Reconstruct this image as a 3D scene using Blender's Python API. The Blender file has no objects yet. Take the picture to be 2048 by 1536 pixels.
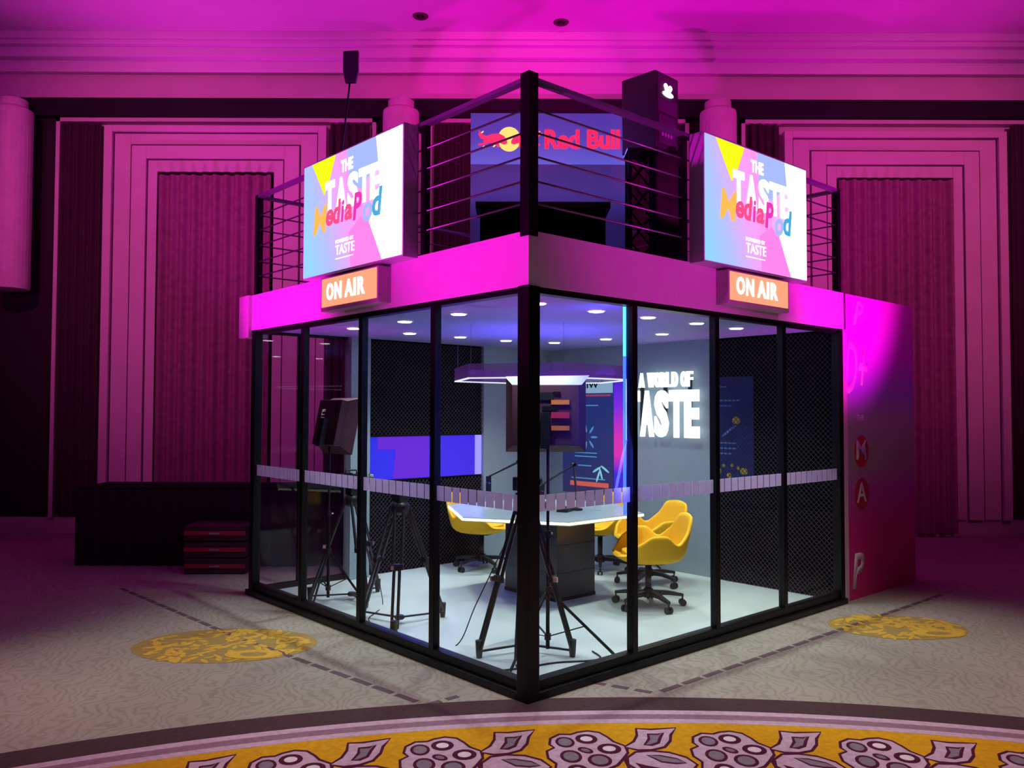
import bpy, bmesh, math, random
from mathutils import Vector, Matrix
random.seed(7)
R = math.radians
col = bpy.context.scene.collection
scene = bpy.context.scene

# ------------------------------------------------------------------ camera, world, lights, exposure
F_PX, PITCH, ROLL = 1658.7, R(1.8808), R(.1711)
cd = bpy.data.cameras.new('camera'); cam = bpy.data.objects.new('camera', cd); col.objects.link(cam)
cd.sensor_fit = 'HORIZONTAL'; cd.sensor_width = 36; cd.lens = F_PX / 2048 * 36; cd.clip_end = 100
fw = Vector((0, math.cos(PITCH), math.sin(PITCH)))
rt = Vector((math.cos(ROLL), 0, math.sin(ROLL))); rt = (rt - fw * rt.dot(fw)).normalized()
up = rt.cross(fw)
cam.matrix_world = Matrix.Translation((0, 0, 1.6)) @ Matrix((rt, up, -fw)).transposed().to_4x4()
scene.camera = cam
vs = scene.view_settings
scene.display_settings.display_device = 'sRGB'
vs.view_transform = 'Standard'; vs.look = 'None'; vs.gamma = 1; vs.use_curve_mapping = False
vs.exposure = 0.0
w = bpy.data.worlds.new('hall'); scene.world = w; w.use_nodes = True
w.node_tree.nodes['Background'].inputs[0].default_value = (.03, .01, .03, 1)
w.node_tree.nodes['Background'].inputs[1].default_value = .3
scene.cycles.max_bounces = 8; scene.cycles.transparent_max_bounces = 24
scene.cycles.diffuse_bounces = 3; scene.cycles.glossy_bounces = 4
scene.cycles.caustics_reflective = False; scene.cycles.caustics_refractive = False
scene.cycles.sample_clamp_indirect = 4

MAG = (1, .0, .72); PINK = (1, .12, .46); WHITE = (1, 1, .82)
def light(kind, name, loc, target, power, colr, size=.3, size_y=None, spot=60, blend=.6, parent=None):
    d = bpy.data.lights.new(name, kind); d.energy = power; d.color = colr
    if kind == 'AREA':
        d.size = size
        if size_y: d.shape = 'RECTANGLE'; d.size_y = size_y
    elif kind == 'SPOT':
        d.shadow_soft_size = size; d.spot_size = R(spot); d.spot_blend = blend
    else: d.shadow_soft_size = size
    o = bpy.data.objects.new(name, d); col.objects.link(o)
    o.location = loc
    o.rotation_euler = (Vector(target) - Vector(loc)).to_track_quat('-Z', 'Y').to_euler()
    return o
# magenta floor uplights behind the booth and moving heads washing the ceiling and the far wall
light('SPOT', 'magenta_uplight', (-3.6, 9.5, .3), (-3.4, 9.1, 6.4), 900, (1, .025, .88), .12, None, 62, 1)
light('SPOT', 'magenta_uplight', (.4, 10.2, .3), (.4, 9.3, 6.4), 520, (1, .0, .80), .12, None, 56, 1)
light('SPOT', 'magenta_uplight', (4.2, 9.5, .3), (4.1, 9.1, 6.4), 700, (1, .0, .76), .12, None, 62, 1)
light('SPOT', 'magenta_ceiling_wash', (-6.5, 1.5, 3.2), (-3.2, 9.0, 6.4), 500, (1, .02, .86), .2, None, 95, 1)
light('SPOT', 'magenta_ceiling_wash', (5.5, 1.0, 3.2), (2.5, 8.5, 6.4), 400, (1, .0, .70), .2, None, 95, 1)
light('SPOT', 'pink_frieze_spot', (.9, 6.0, 5.0), (-.4, 10.8, 6.0), 330, (1, 0, .42), .1, None, 40, .8)
light('SPOT', 'pink_wall_head', (-5.5, 4.5, 5.8), (-4.2, 10.8, 3.9), 650, PINK, .15, None, 62, 1)
light('SPOT', 'pink_wall_head', (6.5, 4.5, 5.8), (5.0, 10.8, 3.9), 700, PINK, .15, None, 62, 1)
light('SPOT', 'pink_wall_head', (0.2, 4.6, 6.1), (.2, 10.8, 4.9), 300, PINK, .15, None, 70, 1)
# magenta moving heads on the floor that hit the two faces of the booth
light('SPOT', 'magenta_head_left', (-5.2, 4.6, .5), (-1.85, 6.8, 2.75), 2200, MAG, .10, None, 26, 1)
light('SPOT', 'magenta_head_left', (-4.2, 2.4, .5), (-.2, 5.0, 2.85), 1500, MAG, .10, None, 28, 1)
light('SPOT', 'magenta_head_right', (5.2, 4.2, .5), (2.9, 7.0, 2.70), 1900, MAG, .10, None, 32, 1)
light('SPOT', 'magenta_head_right', (4.2, 2.0, .5), (.9, 5.5, 2.85), 420, MAG, .10, None, 28, 1)
# ballroom downlights over the carpet in front
light('SPOT', 'ballroom_downlight', (-2.6, 4.4, 6.35), (-1.9, 5.2, 0), 560, WHITE, .25, None, 34, .9)
light('SPOT', 'ballroom_downlight', (3.0, 4.6, 6.35), (2.6, 5.5, 0), 620, WHITE, .25, None, 38, .9)
light('SPOT', 'ballroom_downlight', (.5, 2.7, 6.35), (.5, 3.3, 0), 900, (1, .84, .88), .25, None, 42, .8)
light('SPOT', 'ballroom_downlight', (-3.6, 2.9, 6.35), (-3.0, 3.6, 0), 420, (1, .55, .72), .25, None, 42, .8)
light('SPOT', 'ballroom_downlight', (4.6, 2.9, 6.35), (4.0, 3.6, 0), 420, (1, .55, .72), .25, None, 42, .8)

# ------------------------------------------------------------------ materials
def mat(name, c, rough=.6, metal=0, emit=None, estr=1, var=.06, scale=12, spec=.5, bump=0, trans=0):
    m = bpy.data.materials.new(name); m.use_nodes = True
    nt = m.node_tree; b = nt.nodes['Principled BSDF']
    b.inputs['Roughness'].default_value = rough; b.inputs['Metallic'].default_value = metal
    b.inputs['Specular IOR Level'].default_value = spec
    tc = nt.nodes.new('ShaderNodeTexCoord'); n = nt.nodes.new('ShaderNodeTexNoise'); n.inputs['Scale'].default_value = scale
    nt.links.new(tc.outputs['Object'], n.inputs['Vector'])
    r = nt.nodes.new('ShaderNodeValToRGB')
    r.color_ramp.elements[0].position = .3; r.color_ramp.elements[1].position = .7
    r.color_ramp.elements[0].color = (*[max(0, x * (1 - var)) for x in c], 1)
    r.color_ramp.elements[1].color = (*[min(1, x * (1 + var)) for x in c], 1)
    nt.links.new(n.outputs['Fac'], r.inputs['Fac']); nt.links.new(r.outputs['Color'], b.inputs['Base Color'])
    if emit:
        b.inputs['Emission Color'].default_value = (*emit, 1); b.inputs['Emission Strength'].default_value = estr
    if bump:
        bp = nt.nodes.new('ShaderNodeBump'); bp.inputs['Strength'].default_value = bump
        nt.links.new(n.outputs['Fac'], bp.inputs['Height']); nt.links.new(bp.outputs['Normal'], b.inputs['Normal'])
    return m
def glow(name, c, s): return mat(name, (.02, .02, .02), .5, emit=c, estr=s)

M = dict(
    black=mat('black_powder_coat', (.004, .0035, .005), .4, var=.15, spec=.3),
    blackmatt=mat('black_matt', (.003, .0025, .004), .85, var=.2, spec=.1),
    fascia=mat('white_painted_board', (.78, .74, .78), .55, var=.02),
    steel=mat('steel_rod', (.30, .27, .36), .28, .9),
    railtop=mat('lavender_lit_handrail', (.30, .27, .42), .3, .5),  # lavender of the blue light on the rail is put into its colour
    ceil=mat('hall_ceiling_paint', (.70, .62, .68), .9, var=.02, scale=3),
    wall=mat('hall_wall_paint', (.62, .50, .52), .8, var=.04, scale=3),
    pelmet=mat('black_pelmet', (.004, .003, .005), .9),
    inner_ceil=mat('booth_ceiling_board', (.26, .25, .58), .7, var=.02),  # blue cast of the light from below is put into the board colour
    inner_wall=mat('pale_grey_panel', (.27, .34, .38), .7, var=.03),
    inner_floor=mat('pale_vinyl_floor', (.58, .65, .60), .38, var=.03, scale=4),
    yellow=mat('yellow_fabric', (.95, .50, .004), .75, var=.05, scale=60, bump=.05),
    plastic=mat('black_plastic', (.012, .012, .016), .4),
    pedestal=mat('dark_grey_laminate', (.050, .046, .058), .32, var=.12, scale=5),
    tabletop=mat('pale_laminate_top', (.36, .43, .42), .22, var=.03),
    alu=mat('dark_aluminium', (.07, .065, .075), .3, .85),
    chrome=mat('bright_metal', (.7, .7, .72), .2, 1),
    maroon=mat('maroon_drape', (.20, .05, .10), .85, var=.2, scale=20),
    darkdrape=mat('dark_drape', (.018, .008, .014), .9, var=.2, scale=20),
    wire=mat('dull_wire', (.06, .055, .064), .6, .0, spec=.2),
    led_warm=glow('led_warm_white', (1, .96, .62), 2.0),
    led_white=glow('led_cool_white', (.85, .95, 1), 14),
    led_blue=glow('led_blue', (.02, .06, 1), 5),
    led_cyan=glow('led_cyan', (.05, .42, 1), 4),
    letter=glow('lit_letter', (.86, 1, 1), 2.0),
    whiteprint=mat('white_print', (.8, .8, .82), .6),
    decal=mat('frosted_vinyl', (.50, .40, .62), .6, var=.05),
    white_fab=mat('white_diffuser_cloth', (.85, .93, .9), .7),
    wine=mat('dark_wine_cloth', (.065, .014, .030), .6, var=.2),
    sconce=mat('pale_sconce_shade', (.66, .44, .56), .6),
    red=mat('red_plastic', (.5, .02, .06), .5),
    orange=mat('orange_label', (.7, .2, .04), .5),
    plum=mat('plum_grille', (.085, .035, .10), .5),
    cable=mat('black_cable', (.01, .01, .01), .6),
    casing=mat('sign_casing', (.50, .42, .60), .4),
)
def glass_mat():
    m = bpy.data.materials.new('clear_glass'); m.use_nodes = True; nt = m.node_tree; nt.nodes.clear()
    o = nt.nodes.new('ShaderNodeOutputMaterial'); mx = nt.nodes.new('ShaderNodeMixShader')
    t = nt.nodes.new('ShaderNodeBsdfTransparent'); t.inputs[0].default_value = (.95, .955, .97, 1)
    g = nt.nodes.new('ShaderNodeBsdfGlossy'); g.inputs['Roughness'].default_value = .01
    f = nt.nodes.new('ShaderNodeFresnel'); f.inputs[0].default_value = 1.42
    ge = nt.nodes.new('ShaderNodeNewGeometry'); inv = nt.nodes.new('ShaderNodeMath'); inv.operation = 'SUBTRACT'; inv.inputs[0].default_value = 1
    mu = nt.nodes.new('ShaderNodeMath'); mu.operation = 'MULTIPLY'
    nt.links.new(ge.outputs['Backfacing'], inv.inputs[1]); nt.links.new(inv.outputs[0], mu.inputs[0]); nt.links.new(f.outputs[0], mu.inputs[1])
    nt.links.new(mu.outputs[0], mx.inputs[0]); nt.links.new(t.outputs[0], mx.inputs[1]); nt.links.new(g.outputs[0], mx.inputs[2])
    nt.links.new(mx.outputs[0], o.inputs[0]); return m
M['glass'] = glass_mat()
def translucent(name, c, c2):
    m = mat(name, c, .6); nt = m.node_tree; b = nt.nodes['Principled BSDF']; o = [n for n in nt.nodes if n.type == 'OUTPUT_MATERIAL'][0]
    t = nt.nodes.new('ShaderNodeBsdfTranslucent'); t.inputs[0].default_value = (*c2, 1); a = nt.nodes.new('ShaderNodeMixShader'); a.inputs[0].default_value = .5
    nt.links.new(b.outputs[0], a.inputs[1]); nt.links.new(t.outputs[0], a.inputs[2]); nt.links.new(a.outputs[0], o.inputs[0]); return m
M['decal'] = translucent('frosted_vinyl', (.85, .75, .95), (.9, .78, 1))
def smoked(name, c, clear):
    m = mat(name, c, .3); nt = m.node_tree; b = nt.nodes['Principled BSDF']; o = [n for n in nt.nodes if n.type == 'OUTPUT_MATERIAL'][0]
    t = nt.nodes.new('ShaderNodeBsdfTransparent'); a = nt.nodes.new('ShaderNodeMixShader'); a.inputs[0].default_value = clear
    nt.links.new(b.outputs[0], a.inputs[1]); nt.links.new(t.outputs[0], a.inputs[2]); nt.links.new(a.outputs[0], o.inputs[0]); return m
def gradient(name, axis, stops, emit=True, strength=1.0, rough=.6):
    """colour ramp across a flat panel (axis 0/1/2 of its generated coordinates)"""
    m = bpy.data.materials.new(name); m.use_nodes = True; nt = m.node_tree; b = nt.nodes['Principled BSDF']
    tc = nt.nodes.new('ShaderNodeTexCoord'); sp = nt.nodes.new('ShaderNodeSeparateXYZ'); r = nt.nodes.new('ShaderNodeValToRGB')
    nt.links.new(tc.outputs['Generated'], sp.inputs[0])
    v = sp.outputs[axis] if isinstance(axis, int) else None
    if v is None:                     # weighted mix of axes (wx, wy, wz, offset)
        acc = None
        for k in range(3):
            mu = nt.nodes.new('ShaderNodeMath'); mu.operation = 'MULTIPLY_ADD'
            nt.links.new(sp.outputs[k], mu.inputs[0]); mu.inputs[1].default_value = axis[k]
            if acc is None: mu.inputs[2].default_value = axis[3]
            else: nt.links.new(acc, mu.inputs[2])
            acc = mu.outputs[0]
        v = acc
    nt.links.new(v, r.inputs['Fac'])
    e = r.color_ramp.elements
    e[0].position, e[0].color = stops[0][0], (*stops[0][1], 1)
    e[1].position, e[1].color = stops[-1][0], (*stops[-1][1], 1)
    for p, c in stops[1:-1]: x = e.new(p); x.color = (*c, 1)
    b.inputs['Roughness'].default_value = rough
    if emit:
        b.inputs['Base Color'].default_value = (.02, .02, .02, 1)
        nt.links.new(r.outputs['Color'], b.inputs['Emission Color']); b.inputs['Emission Strength'].default_value = strength
    else: nt.links.new(r.outputs['Color'], b.inputs['Base Color'])
    return m
def carpet_mat():
    m = bpy.data.materials.new('patterned_carpet'); m.use_nodes = True; nt = m.node_tree; b = nt.nodes['Principled BSDF']
    b.inputs['Roughness'].default_value = .95; b.inputs['Specular IOR Level'].default_value = .1
    tc = nt.nodes.new('ShaderNodeTexCoord')
    n1 = nt.nodes.new('ShaderNodeTexNoise'); n1.inputs['Scale'].default_value = 2.2; n1.inputs['Detail'].default_value = 3
    wv = nt.nodes.new('ShaderNodeTexWave'); wv.inputs['Scale'].default_value = 4.5; wv.inputs['Distortion'].default_value = 26
    wv.inputs['Detail'].default_value = 3; wv.inputs['Detail Scale'].default_value = .8
    r1 = nt.nodes.new('ShaderNodeValToRGB'); r1.color_ramp.elements[0].position = .02; r1.color_ramp.elements[1].position = .45
    r1.color_ramp.elements[0].color = (.30, .27, .22, 1); r1.color_ramp.elements[1].color = (.37, .33, .275, 1)
    mx = nt.nodes.new('ShaderNodeMixRGB'); mx.blend_type = 'MULTIPLY'; mx.inputs[0].default_value = .5
    r2 = nt.nodes.new('ShaderNodeValToRGB'); r2.color_ramp.elements[0].color = (.75, .72, .75, 1); r2.color_ramp.elements[0].position = .35
    fine = nt.nodes.new('ShaderNodeTexNoise'); fine.inputs['Scale'].default_value = 160
    bp = nt.nodes.new('ShaderNodeBump'); bp.inputs['Strength'].default_value = .3; bp.inputs['Distance'].default_value = .01
    for a in (n1, wv, fine): nt.links.new(tc.outputs['Object'], a.inputs['Vector'])
    nt.links.new(wv.outputs['Fac'], r1.inputs[0]); nt.links.new(n1.outputs['Fac'], r2.inputs[0])
    nt.links.new(r1.outputs[0], mx.inputs[1]); nt.links.new(r2.outputs[0], mx.inputs[2])
    nt.links.new(mx.outputs[0], b.inputs['Base Color'])
    nt.links.new(fine.outputs['Fac'], bp.inputs['Height']); nt.links.new(bp.outputs[0], b.inputs['Normal'])
    return m

# ------------------------------------------------------------------ helpers
YAW = R(41.6064); CORNER = Vector((.0935, 4.6448, 0))
POD = Matrix.Translation(CORNER) @ Matrix.Rotation(YAW, 4, 'Z')     # booth frame: x along the right face, y along the left face
ID = Matrix.Identity(4)
def podw(r, l, z=0): return POD @ Vector((r, l, z))

class MB:
    def __init__(s): s.bm = bmesh.new()
    def box(s, x0, x1, y0, y1, z0, z1):
        x0, x1 = sorted((x0, x1)); y0, y1 = sorted((y0, y1)); z0, z1 = sorted((z0, z1))
        v = [s.bm.verts.new(p) for p in ((x0,y0,z0),(x1,y0,z0),(x1,y1,z0),(x0,y1,z0),(x0,y0,z1),(x1,y0,z1),(x1,y1,z1),(x0,y1,z1))]
        for f in ((3,2,1,0),(4,5,6,7),(0,1,5,4),(1,2,6,5),(2,3,7,6),(3,0,4,7)): s.bm.faces.new([v[i] for i in f])
        return s
    def bar(s, p, q, wd, ht, up=(0, 0, 1)):
        p, q = Vector(p), Vector(q); d = (q - p).normalized(); u = Vector(up)
        sd = d.cross(u)
        if sd.length < 1e-4: sd = d.cross(Vector((1, 0, 0)))
        sd.normalize(); u = sd.cross(d).normalized()
        v = []
        for c in (p, q):
            for a, b in ((-1,-1),(1,-1),(1,1),(-1,1)): v.append(s.bm.verts.new(c + sd * a * wd / 2 + u * b * ht / 2))
        for f in ((3,2,1,0),(4,5,6,7),(0,1,5,4),(1,2,6,5),(2,3,7,6),(3,0,4,7)): s.bm.faces.new([v[i] for i in f])
        return s
    def tube(s, pts, r, n=8, r2=None):
        pts = [Vector(p) for p in pts]; rings = []
        prev = None
        for i, p in enumerate(pts):
            d = (pts[min(i + 1, len(pts) - 1)] - pts[max(i - 1, 0)]).normalized()
            a = prev if prev is not None else (Vector((0, 0, 1)) if abs(d.z) < .9 else Vector((1, 0, 0)))
            sd = (a - d * a.dot(d)).normalized(); prev = sd; u = d.cross(sd)
            rr = r if r2 is None else r + (r2 - r) * i / (len(pts) - 1)
            rings.append([s.bm.verts.new(p + (sd * math.cos(t) + u * math.sin(t)) * rr) for t in [2 * math.pi * k / n for k in range(n)]])
        for a, b in zip(rings, rings[1:]):
            for k in range(n): s.bm.faces.new((a[k], a[(k+1) % n], b[(k+1) % n], b[k]))
        s.bm.faces.new(rings[0][::-1]); s.bm.faces.new(rings[-1]); return s
    def lathe(s, prof, n=20, c=(0, 0, 0)):
        c = Vector(c); rings = []
        for r, z in prof: rings.append([s.bm.verts.new(c + Vector((r * math.cos(2*math.pi*k/n), r * math.sin(2*math.pi*k/n), z))) for k in range(n)])
        for a, b in zip(rings, rings[1:]):
            for k in range(n): s.bm.faces.new((a[k], a[(k+1) % n], b[(k+1) % n], b[k]))
        s.bm.faces.new(rings[0][::-1]); s.bm.faces.new(rings[-1]); return s
    def prism(s, poly, fn, w0, w1):
        """poly of (u,v); fn(u,v,w)->point"""
        a = [s.bm.verts.new(fn(u, v, w0)) for u, v in poly]; b = [s.bm.verts.new(fn(u, v, w1)) for u, v in poly]
        n = len(poly); s.bm.faces.new(a[::-1]); s.bm.faces.new(b)
        for k in range(n): s.bm.faces.new((a[k], a[(k+1) % n], b[(k+1) % n], b[k]))
        return s
    def grid(s, nu, nv, fn, closed=False):
        g = [[s.bm.verts.new(fn(i / (nu - 1), j / (nv - 1))) for j in range(nv)] for i in range(nu)]
        for i in range(nu - 1):
            for j in range(nv - 1): s.bm.faces.new((g[i][j], g[i+1][j], g[i+1][j+1], g[i][j+1]))
        return s
    def mesh(s, name, m, bevel=0, smooth=False):
        bmesh.ops.recalc_face_normals(s.bm, faces=s.bm.faces)
        if bevel: bmesh.ops.bevel(s.bm, geom=s.bm.edges[:], offset=bevel, segments=2, affect='EDGES', profile=.7)
        me = bpy.data.meshes.new(name); s.bm.to_mesh(me); s.bm.free(); me.materials.append(m)
        if smooth:
            for p in me.polygons: p.use_smooth = True
        return me
    def part(s, name, m, parent, bevel=0, smooth=False, **kw):
        o = bpy.data.objects.new(name, s.mesh(name, m, bevel, smooth)); col.objects.link(o); o.parent = parent
        for k, v in kw.items(): o[k] = v
        return o
    def top(s, name, m, mw=ID, label=None, cat=None, group=None, kind=None, bevel=0, smooth=False):
        o = s.part(name, m, None, bevel, smooth); o.matrix_world = mw
        tag(o, label, cat, group, kind); return o
def tag(o, label=None, cat=None, group=None, kind=None):
    if label: o['label'] = label
    if cat: o['category'] = cat
    if group: o['group'] = group
    if kind: o['kind'] = kind
    return o
def thing(name, label, cat, loc=(0, 0, 0), rz=0, frame=POD, group=None, kind=None):
    o = bpy.data.objects.new(name, None); col.objects.link(o); o.empty_display_size = .1
    o.matrix_world = frame @ Matrix.Translation(loc) @ Matrix.Rotation(rz, 4, 'Z')
    return tag(o, label, cat, group, kind)
def copy_tree(o, parent=None):
    c = o.copy(); col.objects.link(c); c.parent = parent
    if parent is not None: c.matrix_parent_inverse = o.matrix_parent_inverse
    for ch in list(o.children): copy_tree(ch, c)
    return c
class Face:
    """a plane for lettering: origin, reading direction, outward normal"""
    def __init__(s, o, ux, n, uv=(0, 0, 1)): s.o, s.ux, s.n, s.uv = Vector(o), Vector(ux), Vector(n), Vector(uv)
    def __call__(s, u, v, w=0): return s.o + s.ux * u + s.uv * v + s.n * w
def text_mesh(face, txt, u, v, wd, ht, w0, w1, m, bold=.0, shear=0, name='letter'):
    cu = bpy.data.curves.new('lettering', 'FONT'); cu.body = txt; cu.offset = bold; cu.resolution_u = 3; cu.shear = shear
    o = bpy.data.objects.new('tmp', cu); col.objects.link(o)
    bpy.context.view_layer.update()
    me = bpy.data.meshes.new_from_object(o.evaluated_get(bpy.context.evaluated_depsgraph_get()))
    bpy.data.objects.remove(o); bpy.data.curves.remove(cu)
    bm = bmesh.new(); bm.from_mesh(me); bpy.data.meshes.remove(me)
    bmesh.ops.remove_doubles(bm, verts=bm.verts, dist=1e-5)
    xs = [q.co.x for q in bm.verts]; ys = [q.co.y for q in bm.verts]
    x0, x1, y0, y1 = min(xs), max(xs), min(ys), max(ys)
    ret = bmesh.ops.extrude_face_region(bm, geom=bm.faces[:])
    top = {g for g in ret['geom'] if isinstance(g, bmesh.types.BMVert)}
    for q in bm.verts:
        a = (q.co.x - x0) / max(x1 - x0, 1e-6) * wd + u; b = (q.co.y - y0) / max(y1 - y0, 1e-6) * ht + v
        q.co = face(a, b, w1 if q in top else w0)
    mb = MB(); mb.bm.free(); mb.bm = bm; return mb
def text(face, txt, u, v, wd, ht, w0, w1, m, parent, bold=0, shear=0, name='lettering', **kw):
    return text_mesh(face, txt, u, v, wd, ht, w0, w1, m, bold, shear).part(name, m, parent, **kw)
def rect(u0, u1, v0, v1): return [(u0, v0), (u1, v0), (u1, v1), (u0, v1)]
def ell(cu, cv, a, b, n=16, rot=0):
    return [(cu + a*math.cos(t)*math.cos(rot) - b*math.sin(t)*math.sin(rot), cv + a*math.cos(t)*math.sin(rot) + b*math.sin(t)*math.cos(rot)) for t in [2*math.pi*k/n for k in range(n)]]

# ------------------------------------------------------------------ the ballroom
YB, ZC = 10.8, 6.457
floor = MB().box(-9, 9.5, -4, YB + .3, -.1, 0).top('floor', carpet_mat(), kind='structure')
ceiling = MB().box(-9, 9.5, -4, YB + .3, ZC, ZC + .1).top('ceiling', M['ceil'], kind='structure')
MB().box(-9.1, -9, -4, YB + .3, 0, ZC).top('wall_left', M['darkdrape'], kind='structure')
MB().box(9.5, 9.6, -4, YB + .3, 0, ZC).top('wall_right', M['darkdrape'], kind='structure')
MB().box(-9, 9.5, -4.1, -4, 0, ZC).top('wall_front', M['darkdrape'], kind='structure')
wall = MB().box(-9, 9.5, YB, YB + .2, 0, ZC).top('wall_back', M['wall'], kind='structure')
MB().box(-9, 9.5, YB - .10, YB, 6.02, 6.17).box(-9, 9.5, YB - .22, YB, 6.17, 6.30).box(-9, 9.5, YB - .34, YB, 6.36, ZC).box(-9, 9.5, YB - .30, YB, 6.30, 6.36).top('trim_1', M['ceil'], kind='structure', bevel=.012)
MB().box(-9, 9.5, YB - .16, YB, 5.42, 5.655).top('trim_2', M['pelmet'], kind='structure')
MB().box(-9, 9.5, YB - .06, YB, 0, .22).top('baseboard_back', M['wall'], kind='structure', bevel=.01)
# dark pilaster panels behind the wall lamps
for x0, x1 in ((-1.78, -1.10), (2.30, 2.98), (-6.75, -5.95), (7.05, 7.8)):
    MB().box(x0, x1, YB - .05, YB, .22, 5.42).part('pilaster_panel', M['darkdrape'], wall)
# thin pale frame mouldings
for x0, x1 in ((-5.95, -1.78), (-1.10, 2.30), (2.98, 7.05)):
    for a in (x0, x1 - .05): MB().box(a, a + .05, YB - .11, YB - .0, .22, 5.41).part('moulding', M['wall'], wall)
    MB().box(x0, x1, YB - .11, YB, 5.36, 5.41).part('moulding', M['wall'], wall)
for x in (-1.22, 2.36): MB().box(x, x + .05, YB - .14, YB - .11, .3, 5.2).part('moulding', M['wall'], wall)
# stepped door surrounds (each ring is a piece, with a groove between rings)
def surround(xc, zt, n):
    hw = [1.465, 1.34, 1.11, .90, .76]; zz = [zt + .62, zt + .52, zt + .36, zt + .17, zt]
    for i in range(4):
        g = .02; d = (.13, .09, .11, .09)[i]
        a, b, za, zb = hw[i] - g, hw[i+1], zz[i] - g, zz[i+1]
        for sgn in (-1, 1):
            x0, x1 = sorted((xc + sgn * a, xc + sgn * b))
            MB().box(x0, x1, YB - d, YB - .012, .22, za).part('panel', M['wall'], wall, bevel=.006)
        MB().box(xc - b, xc + b, YB - d, YB - .012, zb, za).part('panel', M['wall'], wall, bevel=.006)
    d = thing('door_%d' % n, None, None, (xc, YB, 0), 0, ID, kind='structure')
    MB().box(-.76, .76, -.03, -.001, .0, zt).part('door_leaf', M['darkdrape'], d)
surround(-3.87, 4.706, 1); surround(4.98, 4.655, 2)
def curtain(x0, x1, z0, z1, m, label, depth=.05, pitch=.11, y=YB - .09):
    mb = MB(); n = int((x1 - x0) / pitch * 8) + 2; ph = random.random() * 6
    def fn(i, j, off):
        x = x0 + (x1 - x0) * i
        return Vector((x, y + depth * .5 * (math.sin(x / pitch * 6.283 + ph) + .35 * math.sin(x / pitch * 2.1)) + off, z0 + (z1 - z0) * j))
    mb.grid(n, 2, lambda i, j: fn(i, j, 0)); mb.grid(n, 2, lambda i, j: fn(i, j, .006))
    return mb.top('curtain', m, label=label, cat='curtain', smooth=True)
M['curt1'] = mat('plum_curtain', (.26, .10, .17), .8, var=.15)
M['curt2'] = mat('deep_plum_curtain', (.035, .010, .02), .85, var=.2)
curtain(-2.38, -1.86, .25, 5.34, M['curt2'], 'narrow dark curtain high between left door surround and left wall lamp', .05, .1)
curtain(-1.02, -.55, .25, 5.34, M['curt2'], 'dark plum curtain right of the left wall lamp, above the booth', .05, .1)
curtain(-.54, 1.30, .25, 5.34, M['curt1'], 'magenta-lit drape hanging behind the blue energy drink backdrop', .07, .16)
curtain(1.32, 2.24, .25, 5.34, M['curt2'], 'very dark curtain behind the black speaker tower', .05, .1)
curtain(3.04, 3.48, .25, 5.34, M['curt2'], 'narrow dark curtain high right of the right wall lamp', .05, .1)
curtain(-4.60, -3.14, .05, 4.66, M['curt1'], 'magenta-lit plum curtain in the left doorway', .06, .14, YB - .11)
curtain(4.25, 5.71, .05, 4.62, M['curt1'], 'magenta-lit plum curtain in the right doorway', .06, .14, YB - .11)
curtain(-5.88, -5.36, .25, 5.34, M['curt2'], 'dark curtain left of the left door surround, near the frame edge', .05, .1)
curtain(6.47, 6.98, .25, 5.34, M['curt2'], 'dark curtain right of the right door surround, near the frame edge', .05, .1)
# drum wall lamps
def sconce(x, label):
    s = thing('wall_lamp', label, 'lamp', (x, YB - .05, 3.1), 0, ID)
    MB().lathe([(.05, 0), (.225, .02), (.23, .1), (.23, 2.26), (.225, 2.3), (.17, 2.32), (.16, 2.33)], 28, (0, -.32, 0)).part('lamp_shade', M['sconce'], s, smooth=False)
    MB().lathe([(.15, 2.33), (.165, 2.34), (.165, 2.43), (.15, 2.44)], 24, (0, -.32, 0)).part('cap', M['sconce'], s)
    MB().box(-.06, .06, -.13, 0, 1.0, 1.3).part('bracket', M['black'], s)
sconce(-1.42, 'pink-lit drum wall lamp rising behind the left lit taste sign')
sconce(2.61, 'pink-lit drum wall lamp rising behind the right lit taste sign')
sconce(-6.35, 'drum wall lamp at far left of the hall wall, beyond the booth')
sconce(7.4, 'drum wall lamp at far right of the hall wall, beyond the booth')
# ceiling spots in the ballroom ceiling
for (x, y, lb) in ((.6, 10.2, 'small recessed dark fitting in ceiling above speaker tower'), (-1.14, 10.05, 'small recessed dark fitting in ceiling above left wall lamp')):
    t = thing('ceiling_fitting', lb, 'ceiling light', (x, y, ZC), 0, ID)
    MB().lathe([(.05, -.012), (.09, -.014), (.10, -.001)], 16).part('ring', M['wine'], t)
    MB().lathe([(.02, -.03), (.045, -.028), (.05, -.002)], 12).part('lens', M['black'], t)

# ------------------------------------------------------------------ carpet artwork, laid in the pile
CC = Vector((.75, -1.9, 0)); RR = 6.6
def ring(r0, r1, z0, z1, a0=52, a1=128, n=90):
    mb = MB()
    def p(i, r, z): a = R(a0 + (a1 - a0) * i / n); return mb.bm.verts.new((CC.x + r * math.cos(a), CC.y + r * math.sin(a), z))
    vs_ = [[p(i, r, z) for i in range(n + 1)] for r, z in ((r0, z0), (r0, z1), (r1, z1), (r1, z0))]
    for k in range(4):
        A, B = vs_[k], vs_[(k + 1) % 4]
        for i in range(n): mb.bm.faces.new((A[i], A[i+1], B[i+1], B[i]))
    return mb
def cm(name, c): return mat(name, c, .95, var=.12, scale=30, spec=.1)
C_dark = cm('carpet_brown', (.070, .038, .042)); C_lil = cm('carpet_lilac', (.52, .36, .43)); C_mauve = cm('carpet_mauve', (.26, .15, .19))
C_or = cm('carpet_orange', (.60, .31, .010)); C_mar = cm('carpet_maroon', (.075, .012, .03)); C_grey = cm('carpet_grey', (.22, .17, .20)); C_gold = cm('carpet_gold', (.60, .36, .05))
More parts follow.
